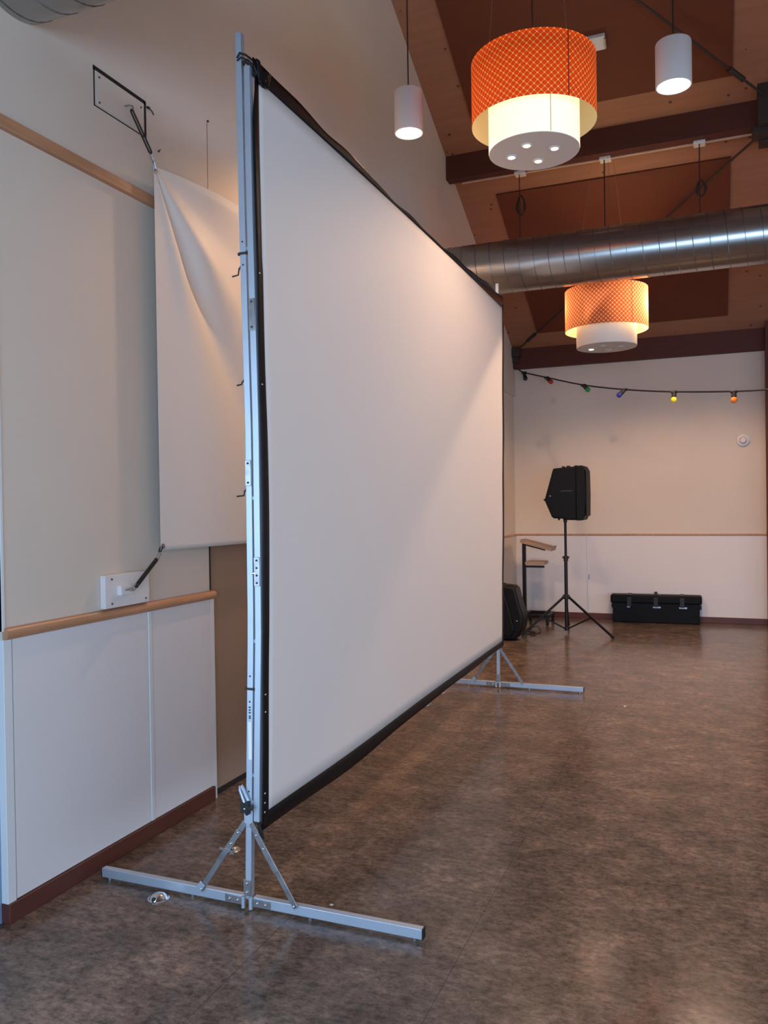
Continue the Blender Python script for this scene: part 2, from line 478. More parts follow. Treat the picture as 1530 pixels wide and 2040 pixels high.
struct(G().box((0.598, 10.33, 0), (0.80, 10.48, RZ(10.33) - .01)).obj('trim_18', 'beam', smooth=False))

# right wall and rear wall with window openings
g = G()
def zt(y): return (RZ(y) if y > RIDGE else zr - .5 * (RIDGE - y)) + .05
g.box((XR, YB, 0), (XR + .2, YF, .7))
gable(g, XR, XR + .2, YB, YF, 2.3)
for y in (YB, -1.1, 0.9, 2.9, 4.9, 6.9, 8.0): g.box((XR, y, .7), (XR + .2, (y + .12) if y < 7.5 else YF, 2.3))
struct(g.obj('wall_right', 'wall', smooth=False))
g = G(); g.box((-2.62, YB - .2, 0), (XR + .2, YB, .25)); g.box((-2.62, YB - .2, 2.65), (XR + .2, YB, zt(YB) + .3))
g.box((-2.62, YB - .2, .25), (-1.4, YB, 2.65)); g.box((4.6, YB - .2, .25), (XR + .2, YB, 2.65))
struct(g.obj('wall_rear', 'wall', smooth=False))
g = G()
for x in (-1.4, 0.05, 1.55, 3.05, 4.53): g.box((x, YB - .12, .25), (x + .07, YB - .04, 2.65))
g.box((-1.4, YB - .12, .25), (4.6, YB - .04, .32)); g.box((-1.4, YB - .12, 2.58), (4.6, YB - .04, 2.65)); 
struct(g.obj('window_1', 'white'))
g = G(); g.box((XR + .05, YB, .7), (XR + .12, 8.0, .76)); g.box((XR + .05, YB, 2.24), (XR + .12, 8.0, 2.3))
struct(g.obj('window_2', 'white'))
g = G()
for y in (-3.1, -1.5, 0.1, 1.63): g.box((-2.58, y, 0), (-2.51, y + .07, 2.4))
g.box((-2.58, -3.1, 2.33), (-2.51, 1.70, 2.4)); g.box((-2.58, -3.1, 0), (-2.51, 1.70, .08))
struct(g.obj('window_3', 'white'))

# ------------------------------------------------------------------ beams, conduit and bracing
def beam(name, y0, y1, zb_, x0=XL):
    g = G(); g.prism([(y0, zb_), (y1, zb_), (y1, RZ(y1) + .02), (y0, RZ(y0) + .02)], x0, XR, 0)
    return struct(g.obj(name, 'beam', bevel=.004))
beam('trim_19', 7.64, 7.76, 4.665)
beam('trim_20', 10.45, YF, 3.235)
beam('trim_21', 4.83, 4.95, RZ(4.95) - .17)
# cream conduit along the underside of the middle beam
g = G(); g.box((-2.25, 7.762, 4.655), (0.55, 7.785, 4.69))
cd_ = g.obj('conduit', 'conduit', bevel=.003)
tag(cd_, 'thin cream cable conduit along the underside of the middle beam', 'conduit')
for x in (-1.667, -0.873, -0.064):
    g = G(); g.box((x - .05, 7.70, 4.635), (x + .05, 7.80, 4.664))
    o = g.obj('ceiling_box', 'white', bevel=.006)
    tag(o, {-1.667: 'small white cable box under the middle beam, above the left looped cord',
            -0.873: 'small white cable box under the middle beam, above the far drum lamp cord',
            -0.064: 'small white cable box under the middle beam, above the right looped cord'}[x], 'cable box', 'cable boxes under the middle beam')
def rod(p, q, label):
    g = G(); g.tube([p, q], .010, 10)
    p_ = Vector(p); q_ = Vector(q); d = (q_ - p_).normalized()
    g.cyl(p_ + d * .25, p_ + d * .42, .022, 12)
    o = g.obj('brace_rod', 'darkmetal'); tag(o, label, 'brace')
rod((-2.30, 10.32, RZ(10.32) - .11), (0.45, 7.80, RZ(7.80) - .14), 'dark steel brace rod rising from the far left corner behind the far drum lamp')
rod((0.45, 7.50, RZ(7.50) - .11), (-1.75, 5.25, RZ(5.25) - .11), 'dark steel brace rod crossing the ceiling above the right white cylinder lamp')
rod((0.55, 7.90, RZ(7.9) - .12), (2.9, 10.3, RZ(10.3) - .12), 'dark steel brace rod running off behind the right timber post')
g = G()
g.box((0.395, 7.50, 4.64), (0.65, 7.635, 4.97)); g.box((0.36, 7.60, 4.60), (0.70, 7.80, 4.66)); g.box((0.42, 7.77, 4.58), (0.65, 7.92, 4.82))
t = g.obj('beam_bracket', 'darkmetal', bevel=.006); tag(t, 'dark steel bracket clamped round the middle beam where the brace rods meet', 'bracket')
g = G(); g.box((-2.372, 10.36, 3.38), (-2.27, 10.448, 3.50)); g.box((-2.372, 10.40, 3.30), (-2.30, 10.449, 3.39))
t = g.obj('beam_bracket', 'darkmetal', bevel=.006); tag(t, 'dark steel bracket in the far left corner above the string lights', 'bracket')
# white fixture on the sloping ceiling
mx = Matrix.Translation((-0.93, 6.86, RZ(6.86) - .03)) @ Matrix.Rotation(math.atan(-0.5), 4, 'X')
t = thing('ceiling_fixture', 'long white light fixture on the sloping ceiling behind the near orange lamp', 'light fixture', (-0.93, 6.86, RZ(6.86)))
G().box((-.17, -.06, -.03), (.17, .06, .028)).xform(mx).obj('housing', 'white', t, bevel=.006)
G().box((.165, -.045, -.045), (.178, .045, -.03)).xform(mx).obj('end_cap', 'steel', t, bevel=.002)

# ------------------------------------------------------------------ ventilation ducts
def duct(y, z, r, x0, x1, label, ph=0.0):
    t = thing('ventilation_duct', label, 'duct', (x0, y, z))
    n = 64; g = G(); vs = []; fs = []
    xs = [x0, x1]
    for x in xs:
        for i in range(n):
            a = 2 * PI * i / n; vs.append((x, y + r * math.cos(a), z + r * math.sin(a)))
    fs = [(i, (i + 1) % n, n + (i + 1) % n, n + i) for i in range(n)] + [tuple(range(n)), tuple(range(n, 2 * n))]
    g.add(vs, fs).obj('duct_tube', 'duct', t)
    pitch = 0.125; turns = int((x1 - x0) / pitch); pts = []
    for k in range(turns * 28):
        a = 2 * PI * k / 28 + ph
        pts.append((x0 + pitch * k / 28, y + (r + .0003) * math.cos(a), z + (r + .0003) * math.sin(a)))
    G().sweep(pts, [(.002, -.0025), (.002, .0025), (-.002, .003), (-.002, -.003)], ref=(0, 0, 1)).obj('spiral_seam', 'seam', t)
    return t
duct(7.03, 3.565, .225, XL - .05, XR - .02, 'long shiny galvanised spiral duct crossing the hall in front of the far lamp')
duct(2.29, 3.553, .228, XL - .05, XR - .02, 'dark round spiral duct entering the left wall at the top left corner', .7)

# ------------------------------------------------------------------ drum lamps
def drum(x, y, zo0, zo1, zi0, lit, label, cord_top, cords):
    t = thing('drum_pendant_lamp', label, 'lamp', (x, y, zi0), 'two-tier drum pendant lamps')
    R1, R2 = .370, .270; n = 96
    def shell(r, z0, z1, th): return G().lathe((x, y, 0), [(r, z0), (r, z1), (r - th, z1), (r - th, z0)], n, closed=True)
    def thin(r, z0, z1): return G().lathe((x, y, 0), [(r, z0), (r, z1)], n)
    o = thin(R1, zo0, zo1).obj('outer_shade', 'shade_orange' if lit else 'shade_pale', t)
    o['label'] = 'orange lattice-patterned shade' if lit else 'copper lattice-patterned shade'
    if lit:
        inner = thin(R2, zi0 + .004, zo1 - .02).obj('inner_shade', 'glowing', t); inner['label'] = 'glowing cream inner cylinder'
    else:
        inner = shell(R2, zi0 + .004, zo1 - .02, .003).obj('inner_shade', 'shade_white', t); inner['label'] = 'plain white inner cylinder'
    for r_, za, zb3, an, wd_, nm in ((R1 + .0015, zo0 + .002, zo1 - .002, -47, .007, 'shade_seam'), (R2 + .0015, zi0 + .006, zo0 + .1, -58, .004, 'liner_seam')):
        if nm == 'liner_seam' and not lit: continue
        a = math.radians(an); n_ = Vector((math.cos(a), math.sin(a), 0)); c_ = Vector((x, y, 0)) + n_ * r_
        o = G().bar(c_ + Vector((0, 0, za)), c_ + Vector((0, 0, zb3)), wd_, .0015, (-n_.y, n_.x, 0)).obj(nm, 'seam_red' if nm == 'shade_seam' else 'seam_cream', t)
    g = G(); g.cyl((x, y, zi0), (x, y, zi0 + .006), R2 - .001, 64)
    g.obj('base_disc', 'disc', t)
    for k, (dx, dy) in enumerate(((-.02, -.115), (.125, -.01), (-.14, .01), (-.0, .13))):
        f = G().lathe((x + dx, y + dy, zi0), [(.034, .0), (.034, -.004), (.024, -.006), (.022, 0)], 24, closed=True).obj('spot_ring', 'white' if lit else 'disc', t)
        G().cyl((x + dx, y + dy, zi0 - .009), (x + dx, y + dy, zi0 - .001), .021, 20).obj('spot_lens', 'dim' if lit else ('bright' if k == 2 else 'disc'), f)
    # frame spokes and cords
    g = G()
    for k in range(3):
        a = 2 * PI * k / 3 + .4
        g.tube([(x, y, zo1 - .015), (x + R1 * math.cos(a), y + R1 * math.sin(a), zo1 - .008)], .004, 8)
    g.obj('shade_frame', 'steel', t)
    cx_ = x + (-.0)
    G().tube([(cx_, y, cord_top), (cx_, y, zo1 - .02)], .0055, 8).obj('power_cord', 'cord', t)
    for k in range(3):
        a = 2 * PI * k / 3 + .9
        G().tube([(x + .3 * math.cos(a), y + .3 * math.sin(a), zo1 - .02), (x + .12 * math.cos(a), y + .12 * math.sin(a), cord_top)], .0012, 6).obj('suspension_wire', 'steel', t)
    return t
drum(-.968, 4.9, 3.772, 4.142, 3.607, True, 'large lit orange lattice drum lamp hanging nearest the camera', RZ(4.9) - .19, 1)
drum(-.880, 7.72, 3.065, 3.435, 2.912, False, 'far copper and white drum lamp hanging just behind the silver duct', 4.64, 1)
light('near_drum_bulb', 'POINT', (-.968, 4.9, 4.10), 5, (1, .72, .42), shadow_soft_size=.15)
light('near_drum_spots', 'SPOT', (-.968, 4.9, 3.58), 16, WARM, shadow_soft_size=.15, spot_size=math.radians(150), spot_blend=.8, aim=(-.968, 4.9, 0))
for dx, dy, pw in ((.318, 0.0, 3.4), (-.318, 0.03, 2.3), (0, .32, 1.2)):
    light('far_drum_bulb', 'POINT', (-.880 + dx, 7.72 + dy, 3.27), pw * 3.2, (1, .70, .40), shadow_soft_size=.03)
light('far_drum_spots', 'SPOT', (-1.02, 7.72, 2.88), 26, WARM, shadow_soft_size=.05, spot_size=math.radians(150), spot_blend=.9, aim=(-1.0, 7.9, 0))

# ------------------------------------------------------------------ white cylinder lamps
def can(x, y, z0, z1, r, label, top, power, loop=None, cone=144):
    t = thing('cylinder_pendant_lamp', label, 'lamp', (x, y, z0), 'small white cylinder pendant lamps')
    G().lathe((x, y, 0), [(0, z1), (r - .012, z1), (r - .003, z1 - .004), (r, z1 - .012), (r, z0 + .004), (r - .004, z0), (r - .008, z0 + .002), (r - .012, z0 + .05), (0, z0 + .05)], 48).obj('lamp_body', 'lampwhite', t)
    G().lathe((x, y, z0), [(0, .010), (r * .5, .006), (r * .86, .012), (r * .86, .048), (0, .048)], 32).obj('light_source', 'lit', t)
    pts = [(x, y, top), (x, y, z1)]
    G().tube(pts, .0045, 8).obj('power_cord', 'cord', t)
    if loop:
        za, zb2 = loop
        c = G(); 
        for k in range(3):
            pp = []
            for i in range(25):
                a = 2 * PI * i / 24; zz = (za + zb2) / 2
                pp.append((x + .012 + (.030 + .006 * k) * math.sin(a) * (1 + .25 * math.cos(a)), y - .004 * k, zz - (za - zb2) / 2 * math.cos(a) * (1 - .05 * k)))
            c.tube(pp[:-1], .0055, 6, closed=True)
        c.obj('cord_loop', 'cord', t)
    light('cylinder_lamp_light', 'SPOT', (x, y, z0 + (.004 if loop else -.02)), power, WARM, shadow_soft_size=.05, spot_size=math.radians(cone), spot_blend=.35, aim=(x, y, 0))
    return t
can(-1.767, 4.9, 3.865, 4.135, .092, 'left lit white cylinder lamp hanging over the projection screen', RZ(4.9) - .19, 100)
can(-.172, 4.9, 3.835, 4.085, .098, 'right lit white cylinder lamp hanging at the upper right', RZ(4.9) - .19, 70)
can(-1.669, 7.72, 3.80, 3.97, .092, 'white cylinder lamp hidden behind the duct on the left looped cord', 4.64, 50, (4.43, 4.24), 142)
can(-.065, 7.72, 3.80, 3.97, .092, 'white cylinder lamp hidden behind the duct on the right looped cord', 4.64, 270, (4.32, 4.17), 142)

# ------------------------------------------------------------------ projection screen
ZS0, ZS1 = 0.335, 3.11
POST = [(3.25, -1.5965), (2.54, -1.593), (1.79, -1.582), (1.05, -1.586), (0.47, -1.604), (0.21, -1.612), (0.0, -1.617)]
FRM = [(3.13, -1.562), (2.81, -1.562), (2.53, -1.560), (1.79, -1.550), (1.05, -1.554), (0.47, -1.572), (0.29, -1.576)]
FARP = [(3.26, -1.580), (1.5, -1.600), (0.0, -1.617)]
FARF = [(3.13, -1.552), (1.5, -1.572), (0.29, -1.594)]
Y0, Y1 = 2.60, 6.42
scr = thing('projection_screen', 'tall white projection screen with black border on a folding aluminium frame', 'projection screen', (-1.6, 2.6, 0))
SQ = .0125
def post(tab, y, z0, z1, name, label=None, w=.0245, mt='alu', parent=scr):
    zs = [lerp(z0, z1, i / 24) for i in range(25)]
    pts = [(interp(tab, z), y, z) for z in zs]
    prof = [(-w / 2, -w / 2), (w / 2, -w / 2), (w / 2, w / 2), (-w / 2, w / 2)]
    o = G().sweep(pts, prof, ref=(1, 0, 0)).obj(name, mt, parent, bevel=.0015)
    if label: o['label'] = label
    return o
npost = post(POST, Y0, 0.035, 3.245, 'support_post')
fpost = post(FARP, Y1, 0.035, 3.26, 'support_post')
nfr = post(FRM, Y0, .33, 3.115, 'frame_upright')
ffr = post(FARF, Y1, .33, 3.10, 'frame_upright')
def fx(u, z): return lerp(interp(FRM, z), interp(FARF, z), u) + .0165
for z, nm in ((3.095, 'frame_top_bar'), (.345, 'frame_bottom_bar')):
    G().bar((interp(FRM, z), Y0, z), (interp(FARF, z), Y1, z), .022, .022, (1, 0, 0)).obj(nm, 'alu', scr, bevel=.0015)
# fabric: grid surface, white part and black border
random.seed(3)
def edge_top(u): return 3.135 + .012 * math.sin(u * 7 + 1) - .022 * math.sin(PI * u) + .006 * math.sin(u * 31) + .004 * math.sin(u * 57 + 2)
def edge_bot(u): return .300 - .022 * math.exp(-((u - .22) / .16) ** 2) + .05 * u ** 1.5 * (1 - .22 * u) + .002 * math.sin(u * 23)
def white_top(u): return 3.082 + .016 * math.sin(PI * u) - .027 * u
def white_bot(u): return .361 - .012 * math.exp(-((u - .22) / .2) ** 2) + .022 * u
def fab(u, z):
    v = (z - .3) / 2.85
    bow = .010 * math.sin(PI * max(0, min(1, v))) * math.sin(PI * max(0, min(1, u)))
    rip = .0015 * math.sin(v * 19 + u * 3) * math.exp(-u * 14) + .0015 * math.sin(v * 23) * math.exp(-(1 - u) * 14)
    return fx(u, z) - bow + rip
YA, YZ = Y0 + .002, Y1 + .006
def surf(ulist, zf0, zf1, nz, off=0.0):
    g = G(); vs = []; fs = []
    for i, u in enumerate(ulist):
        a, b = zf0(u), zf1(u)
        for k in range(nz + 1):
            z = lerp(a, b, k / nz); vs.append((fab(u, z) + off, lerp(YA, YZ, u), z))
    n = nz + 1
    for i in range(len(ulist) - 1):
        for k in range(nz): fs.append((i * n + k, (i + 1) * n + k, (i + 1) * n + k + 1, i * n + k + 1))
    return g.add(vs, fs)
WU0, WU1 = .0098, .992
us = [lerp(.004, .998, i / 60) for i in range(61)]
def solid(o, t=.0012):
    md = o.modifiers.new('thickness', 'SOLIDIFY'); md.thickness = t; md.offset = 0; return o
# the white picture area; its left edge waves gently
g = surf(us, lambda u: white_bot(u) - .012, lambda u: white_top(u) + .012, 40)
solid(g.obj('screen_surface', 'screen', scr, ang=60))
# border strips
ub = [i / 80 for i in range(81)]
b1 = surf(ub, white_top, edge_top, 3, .0022); 
b1.add([], [])
o = solid(b1.obj('top_border', 'black', scr, ang=60), .003)
o = solid(surf(ub, edge_bot, white_bot, 3, .0022).obj('bottom_border', 'black', scr, ang=60), .003)
def vstrip(u0, u1, wav):
    g = G(); vs = []; fs = []; n = 50
    for k in range(n + 1):
        z = lerp(.305 if wav > 0 else .345, 3.09, k / n)
        for j in range(4):
            u = lerp(u0, u1, j / 3)
            yy = lerp(YA, YZ, u)
            if wav > 0: yy += (3 - j) / 3 * .018 * max(0, min(1, (z - 2.93) / .12)) - (.004 if (j == 3 and z > 2.4) else 0)
            if j == 3 and wav > 0: yy += .003 * math.sin(z * 4.5 + 1.0) + .001
            if j == 3 and wav < 0: yy += .004 * math.sin(z * 13) * (1 if z < 2.2 else .3)
            vs.append((fab(u, z) + .0024, yy, z))
    for k in range(n):
        for j in range(3): a = k * 4 + j; fs.append((a, a + 1, a + 5, a + 4))
    return g.add(vs, fs)
solid(vstrip(-.001, WU0, 1).obj('side_border', 'black', scr, ang=60), .003)
solid(vstrip(WU1, 1.002, -1).obj('side_border', 'black', scr, ang=60), .003)
# crumpled black corner patch
g = G(); random.seed(11); vs = []; fs = []; n = 9
for i in range(n):
    for k in range(n):
        a_, b_ = i / (n - 1), k / (n - 1)
        y = Y0 + .016 + .085 * a_; z = 3.150 - .022 * a_ - (.085 - .03 * a_) * b_
        y += .018 * b_ * (1 - a_)
        vs.append((fab(.01, z) + .005 + .004 * random.random() + .006 * math.sin(a_ * 9), y, z))
for i in range(n - 1):
    for k in range(n - 1): a = i * n + k; fs.append((a, a + 1, a + n + 1, a + n))
solid(g.add(vs, fs).obj('corner_patch', 'black', scr, ang=60), .003)
# top corner strap pulled to the post
g = G()
zc = 3.12
g.tube([(-1.600, Y0 - .014, 3.15), (-1.585, Y0 - .02, 3.162), (-1.565, Y0 - .01, 3.155), (-1.55, Y0 + .03, 3.145), (-1.544, Y0 + .07, 3.125)], .004, 8)
g.tube([(-1.600, Y0 - .014, 3.140), (-1.58, Y0 - .02, 3.145), (-1.56, Y0 + .0, 3.140), (-1.545, Y0 + .05, 3.12)], .003, 8)
g.tube([(-1.575, Y0 - .013, 3.125), (-1.56, Y0 - .016, 3.128), (-1.548, Y0 + .01, 3.118), (-1.545, Y0 + .03, 3.10)], .008, 8)
g.obj('corner_strap', 'rubber', scr)
g = G()
for dy in (.075, .088, .099):  # chrome slivers stand in for glints on the creased black fabric
    g.bar((-1.5350, Y0 + dy, 3.088), (-1.5350, Y0 + dy + .022, 3.135), .003, .002, (0, 1, 0))
g.obj('crease_shine', 'chrome', scr)['label'] = 'bright slivers drawn as the shine on the creased black top corner'
# snaps along the near border
for z in (.43, .395, .36, .80, .735, 2.36, 1.95):
    x = fab(.004, z) + .004
    G().ball((x, Y0 + .014, z), .0050, 12, 6, (.5, 1, 1)).obj('snap_button', 'chrome', scr)
# hinge plates, latches, cranks, clamps
def plate(x, y, z0, z1, parent, n=4, w=.024, dark=False):
    g = G(); g.box((x - w / 2, y - .0045, z0), (x + w / 2, y, z1))
    o = g.obj('hinge_plate', 'steel', parent, bevel=.001)
    studs('rivet', [(x, y - .005, lerp(z0 + .012, z1 - .012, k / (n - 1))) for k in range(n)], .004, 'screw', parent)
    return o
yf = Y0 - SQ
plate(interp(FRM, 1.26), yf, 1.205, 1.312, nfr)
plate(interp(FRM, 2.2), yf, 2.145, 2.262, nfr, 2)
plate(interp(POST, 1.62), yf, 1.575, 1.670, npost, 2)
g = G(); g.cyl((interp(FRM, 1.25) - .022, yf, 1.252), (interp(FRM, 1.25) - .006, yf, 1.252), .005, 12); g.obj('latch_pin', 'chrome', nfr)
def crank(z, ln=.026, drop=.026):
    x = interp(POST, z) - SQ; g = G()
    g.tube([(x + .004, Y0, z), (x - .012, Y0, z - .002), (x - .016, Y0, z - drop), (x - .016 - ln, Y0, z - drop - .003)], .0032, 8)
    g.cyl((x - .0, Y0, z), (x - .006, Y0, z), .007, 12)
    o = g.obj('crank_handle', 'darkmetal', npost); return o
crank(2.385); crank(1.965, .02, .012); crank(1.560, .03, .02)
for z in (2.432, .823):
    x = interp(POST, z); g = G()
    g.box((x - .017, Y0 - .0165, z - .004), (x + .017, Y0 - .0125, z + .004)); g.ball((x - .018, Y0 - .008, z), .006, 10, 6); g.ball((x + .016, Y0 - .012, z), .006, 10, 6)
    g.obj('clamp_band', 'darkmetal', npost)
for z in (2.475, 2.39, .87, .775, .44):
    G().ball((interp(POST, z), yf, z), .0035, 10, 6).obj('rivet', 'screw', npost)
g = G(); x = interp(POST, .70); g.box((x - .006, yf - .0012, .56), (x + .008, yf, .70)); lb = g.obj('sticker', 'white_paper', npost)
g = G(); x = interp(POST, .74)
for k, z in enumerate((.735, .745, .755, .715, .722)): g.box((x - .003, yf - .0010, z - .003), (x + .004, yf, z + .002))
g.obj('printed_mark', 'rubber', npost)
# tie cleats between post and frame
for z in (2.45, 1.0, 1.53, .50, .40):
    G().box((interp(POST, z) + .012, Y0 - .006, z - .006), (interp(FRM, z) - .012, Y0 + .006, z + .006)).obj('spacer', 'alu', scr)
for z in (2.45, 1.53, .50):
    G().box((interp(FARP, z) + .012, Y1 - .006, z - .006), (interp(FARF, z) - .012, Y1 + .006, z + .006)).obj('spacer', 'alu', scr)
# feet: folding T base, two halves and two braces
def feet(y, xc, xl, xr, pst):
    zb_ = .011; hh = .036; wd = .026
    for sgn, xe in ((-1, xl), (1, xr)):
        a = xc + sgn * .022
        g = G(); g.box((min(a, xe), y - wd / 2, zb_), (max(a, xe), y + wd / 2, zb_ + hh))
        f = g.obj('foot_bar', 'alu', scr, bevel=.002)
        G().box((min(xe, xe + sgn * .004), y - wd / 2 - .001, zb_ - .001), (max(xe, xe + sgn * .004), y + wd / 2 + .001, zb_ + hh + .001)).obj('end_cap', 'rubber', f, bevel=.001)
        for q in (xe - sgn * .03, a + sgn * .35 * abs(xe - a)):
            G().cyl((q, y, 0), (q, y, zb_), .010, 14).obj('rubber_foot', 'steel', f)
        g = G(); g.box((min(a - sgn * .006, a + sgn * .075), y - wd / 2 - .004, zb_ + .004), (max(a - sgn * .006, a + sgn * .075), y - wd / 2, zb_ + .032))
        h = g.obj('hinge_plate', 'steel', f, bevel=.001)
        studs('rivet', [(a + sgn * q, y - wd / 2 - .005, zb_ + .018) for q in (.02, .055)], .0045, 'chrome', f)
        g = G(); g.cyl((a - sgn * .006, y - wd / 2 - .006, zb_ - .006), (a - sgn * .006, y - wd / 2 - .006, zb_ + .036), .008, 14)
        g.obj('hinge_barrel', 'alu', f)
        # brace
        xb = xc + sgn * .205; top = (interp(POST if y < 4 else FARP, .33) + sgn * .012, y - .016, .325)
        bot = (xb, y - .018, .040)
        br = G().bar(top, bot, .004, .021, (0, 1, 0)).obj('brace', 'steel', scr, bevel=.001)
        t_ = Vector(top); b_ = Vector(bot); mid = t_.lerp(b_, .40)
        G().bar(t_.lerp(b_, .12) + Vector((0, -.004, 0)), t_.lerp(b_, .58) + Vector((0, -.004, 0)), .004, .023, (0, 1, 0)).obj('slide_plate', 'steel', br, bevel=.001)
        studs('rivet', [t_.lerp(b_, k) + Vector((0, -.007, 0)) for k in (.14, .3, .97)], .0045, 'chrome', br)
        if sgn < 0:
            G().bar(mid + Vector((-.03, -.006, .004)), mid + Vector((.03, -.006, -.002)), .003, .010, (0, 1, 0)).obj('locking_tab', 'steel', br)
            G().bar(Vector(bot) + Vector((-.006, -.006, .002)), Vector(bot) + Vector((.014, -.006, .030)), .004, .026, (0, 1, 0)).obj('foot_clip', 'alu', br, bevel=.001)
    g = G(); g.box((xc - .015, y - .018, .05), (xc + .015, y - .0125, .11)); h = g.obj('base_plate', 'steel', pst, bevel=.001)
    studs('rivet', [(xc, y - .019, z) for z in (.065, .098)], .0045, 'chrome', pst)
feet(Y0, -1.617, -2.300, -.931, npost)
feet(Y1, -1.617, -2.300, -.940, fpost)
# star knob and loop handle on each post
def knob(y, tab):
    x = interp(tab, .385); c = Vector((x + .000, y - .030, .385)); g = G(); poly = []
    for i in range(40):
        a = 2 * PI * i / 40; r = .021 + .006 * math.cos(5 * a); poly.append((c.x + r * math.cos(a), c.z + r * math.sin(a)))
    g.prism(poly, c.y - .010, c.y + .010, 1); g.cyl(c, (c.x, y, c.z), .006, 12)
    k = g.obj('clamp_knob', 'rubber', scr, bevel=.002)
    G().ball((c.x, c.y - .011, c.z), .005, 10, 6).obj('knob_bolt', 'chrome', k)
    pts = [(x + .005, y - .020, .405), (x - .017, y - .022, .452), (x - .023, y - .022, .462), (x - .029, y - .022, .458), (x - .030, y - .022, .445), (x - .012, y - .022, .400)]
    G().tube(pts, .0062, 10).obj('loop_handle', 'alu', scr)
    G().box((x - .018, y - .018, .31), (x + .018, y - .012, .37)).obj('collar_plate', 'alu', scr, bevel=.002)
knob(Y0, POST); knob(Y1, FARP)
G().tube([(-1.572, Y0, .335), (-1.568, Y0 + .004, .30), (-1.562, Y0 + .008, .262)], .008, 8).obj('bottom_strap', 'rubber', scr)
G().tube([(-1.575, Y1, 3.10), (-1.575, Y1, 3.17)], .010, 8).obj('bottom_strap', 'rubber', scr)

# ------------------------------------------------------------------ stretched white canvas on the wall
cv = thing('stretched_canvas', 'white canvas sheet stretched between hooks on the left wall behind the screen', 'canvas', (-2.32, 3.03, 1.31))
YC, XC = 3.032, -2.322
def cpt(s, t):
    """s 0..1 along Y, t 0..1 from bottom to top"""
    y = lerp(YC, 5.4, s)
    zb2 = 1.304 - .004 * math.sin(PI * s) ; zt2 = 3.045 + .055 * (1 - math.exp(-s * 6))
    z = lerp(zb2, zt2, t)
    dy = y - YC; dz = 3.045 - z; r = math.hypot(dy, dz); a = math.atan2(dy, max(dz, 1e-4))     # 0 = straight down, 90 = along Y
    ad = math.degrees(a)
    amp = .050 * min(1, r / .45) * math.exp(-max(0, r - .5) / .75)
    f = -1.0 * math.exp(-((ad - 36) / 6.0) ** 2) + .55 * math.exp(-((ad - 51) / 7.5) ** 2) + .35 * math.exp(-((ad - 21) / 7) ** 2) - .25 * math.exp(-((ad - 72) / 8) ** 2) + .5 * math.exp(-((ad - 92) / 8) ** 2)
    return (XC + amp * f * .9, y, z)
g = G(); ns, ntt = 150, 120; vs = []; fs = []
for i in range(ns + 1):
    s_ = (i / ns) ** 1.6
    for k in range(ntt + 1): vs.append(cpt(s_, 1 - (1 - k / ntt) ** 1.4))
for i in range(ns):
    for k in range(ntt):
        a = i * (ntt + 1) + k; fs.append((a, a + ntt + 1, a + ntt + 2, a + 1))
g.add(vs, fs); solid(g.obj('canvas_sheet', 'canvas', cv, ang=80), .0015)
for z, dz in ((3.035, -.01), (1.318, .006)):
    G().lathe((0, 0, 0), [(.007, -.002), (.012, -.002), (.012, .002), (.007, .002)], 20, closed=True).xform(Matrix.Translation((XC + .003, YC + .012, z + dz)) @ Matrix.Rotation(PI / 2, 4, 'Y')).obj('eyelet', 'steel', cv)

# upper plate, recessed panel with dark joint
t = thing('anchor_plate', 'upper wall plate with dark outline, high on the wall above the canvas corner', 'wall plate', (XL, 2.88, 3.27), 'wall anchor plates')
G().box((XL - .002, 2.724, 3.198), (XL + .0035, 3.036, 3.338)).obj('plate', 'wall', t, smooth=False)
g = G(); w_ = .0055
g.box((XL - .002, 2.712, 3.339), (XL + .002, 3.052, 3.357)); g.box((XL - .002, 2.714, 3.188), (XL + .002, 3.046, 3.1925))
g.box((XL - .002, 2.714, 3.19), (XL + .002, 2.720, 3.350)); g.box((XL - .002, 3.037, 3.19), (XL + .002, 3.053, 3.350))
g.obj('joint', 'gap', t, smooth=False)
studs('screw', [(XL + .004, y, z) for y, z in ((2.745, 3.318), (2.745, 3.212), (3.015, 3.312), (3.015, 3.212))], .0045, 'screw', t)
g = G(); g.tube([(XL, 2.905, 3.270), (XL + .03, 2.905, 3.268), (XL + .045, 2.905, 3.262), (XL + .048, 2.907, 3.250), (XL + .040, 2.908, 3.243)], .003, 8)
g.obj('eye_hook', 'steel', t)
# upper tensioner: doubled rubber loop, ring and clip
def oval(p, q, wdt, axis, r, n=28):
    p = Vector(p); q = Vector(q); d = (q - p); L_ = d.length; d.normalize(); ax = Vector(axis); ax = (ax - d * ax.dot(d)).normalized()
    pts = []
    h = wdt / 2
    for i in range(n // 2): a = -PI / 2 + PI * i / (n // 2 - 1); pts.append(q - d * h + ax * h * math.sin(a) + d * h * math.cos(a))
    for i in range(n // 2): a = PI / 2 + PI * i / (n // 2 - 1); pts.append(p + d * h + ax * h * math.sin(a) + d * h * math.cos(a))
    return G().tube(pts, r, 8, closed=True)
t = thing('rubber_tensioner', 'black rubber loop pulling the top canvas corner towards the upper plate', 'tensioner', (-2.335, 2.92, 3.24), 'canvas tensioners')
oval((-2.335, 2.900, 3.243), (-2.325, 3.017, 3.098), .018, (0, .8, .6), .0040).obj('rubber_loop', 'rubber', t)
oval((-2.327, 3.006, 3.105), (-2.322, 3.035, 3.058), .012, (0, .8, .6), .0018).obj('clip', 'steel', t)
oval((-2.322, 3.026, 3.065), (-2.320, 3.040, 3.030), .012, (1, 0, 0), .0025).obj('ring', 'steel', t)
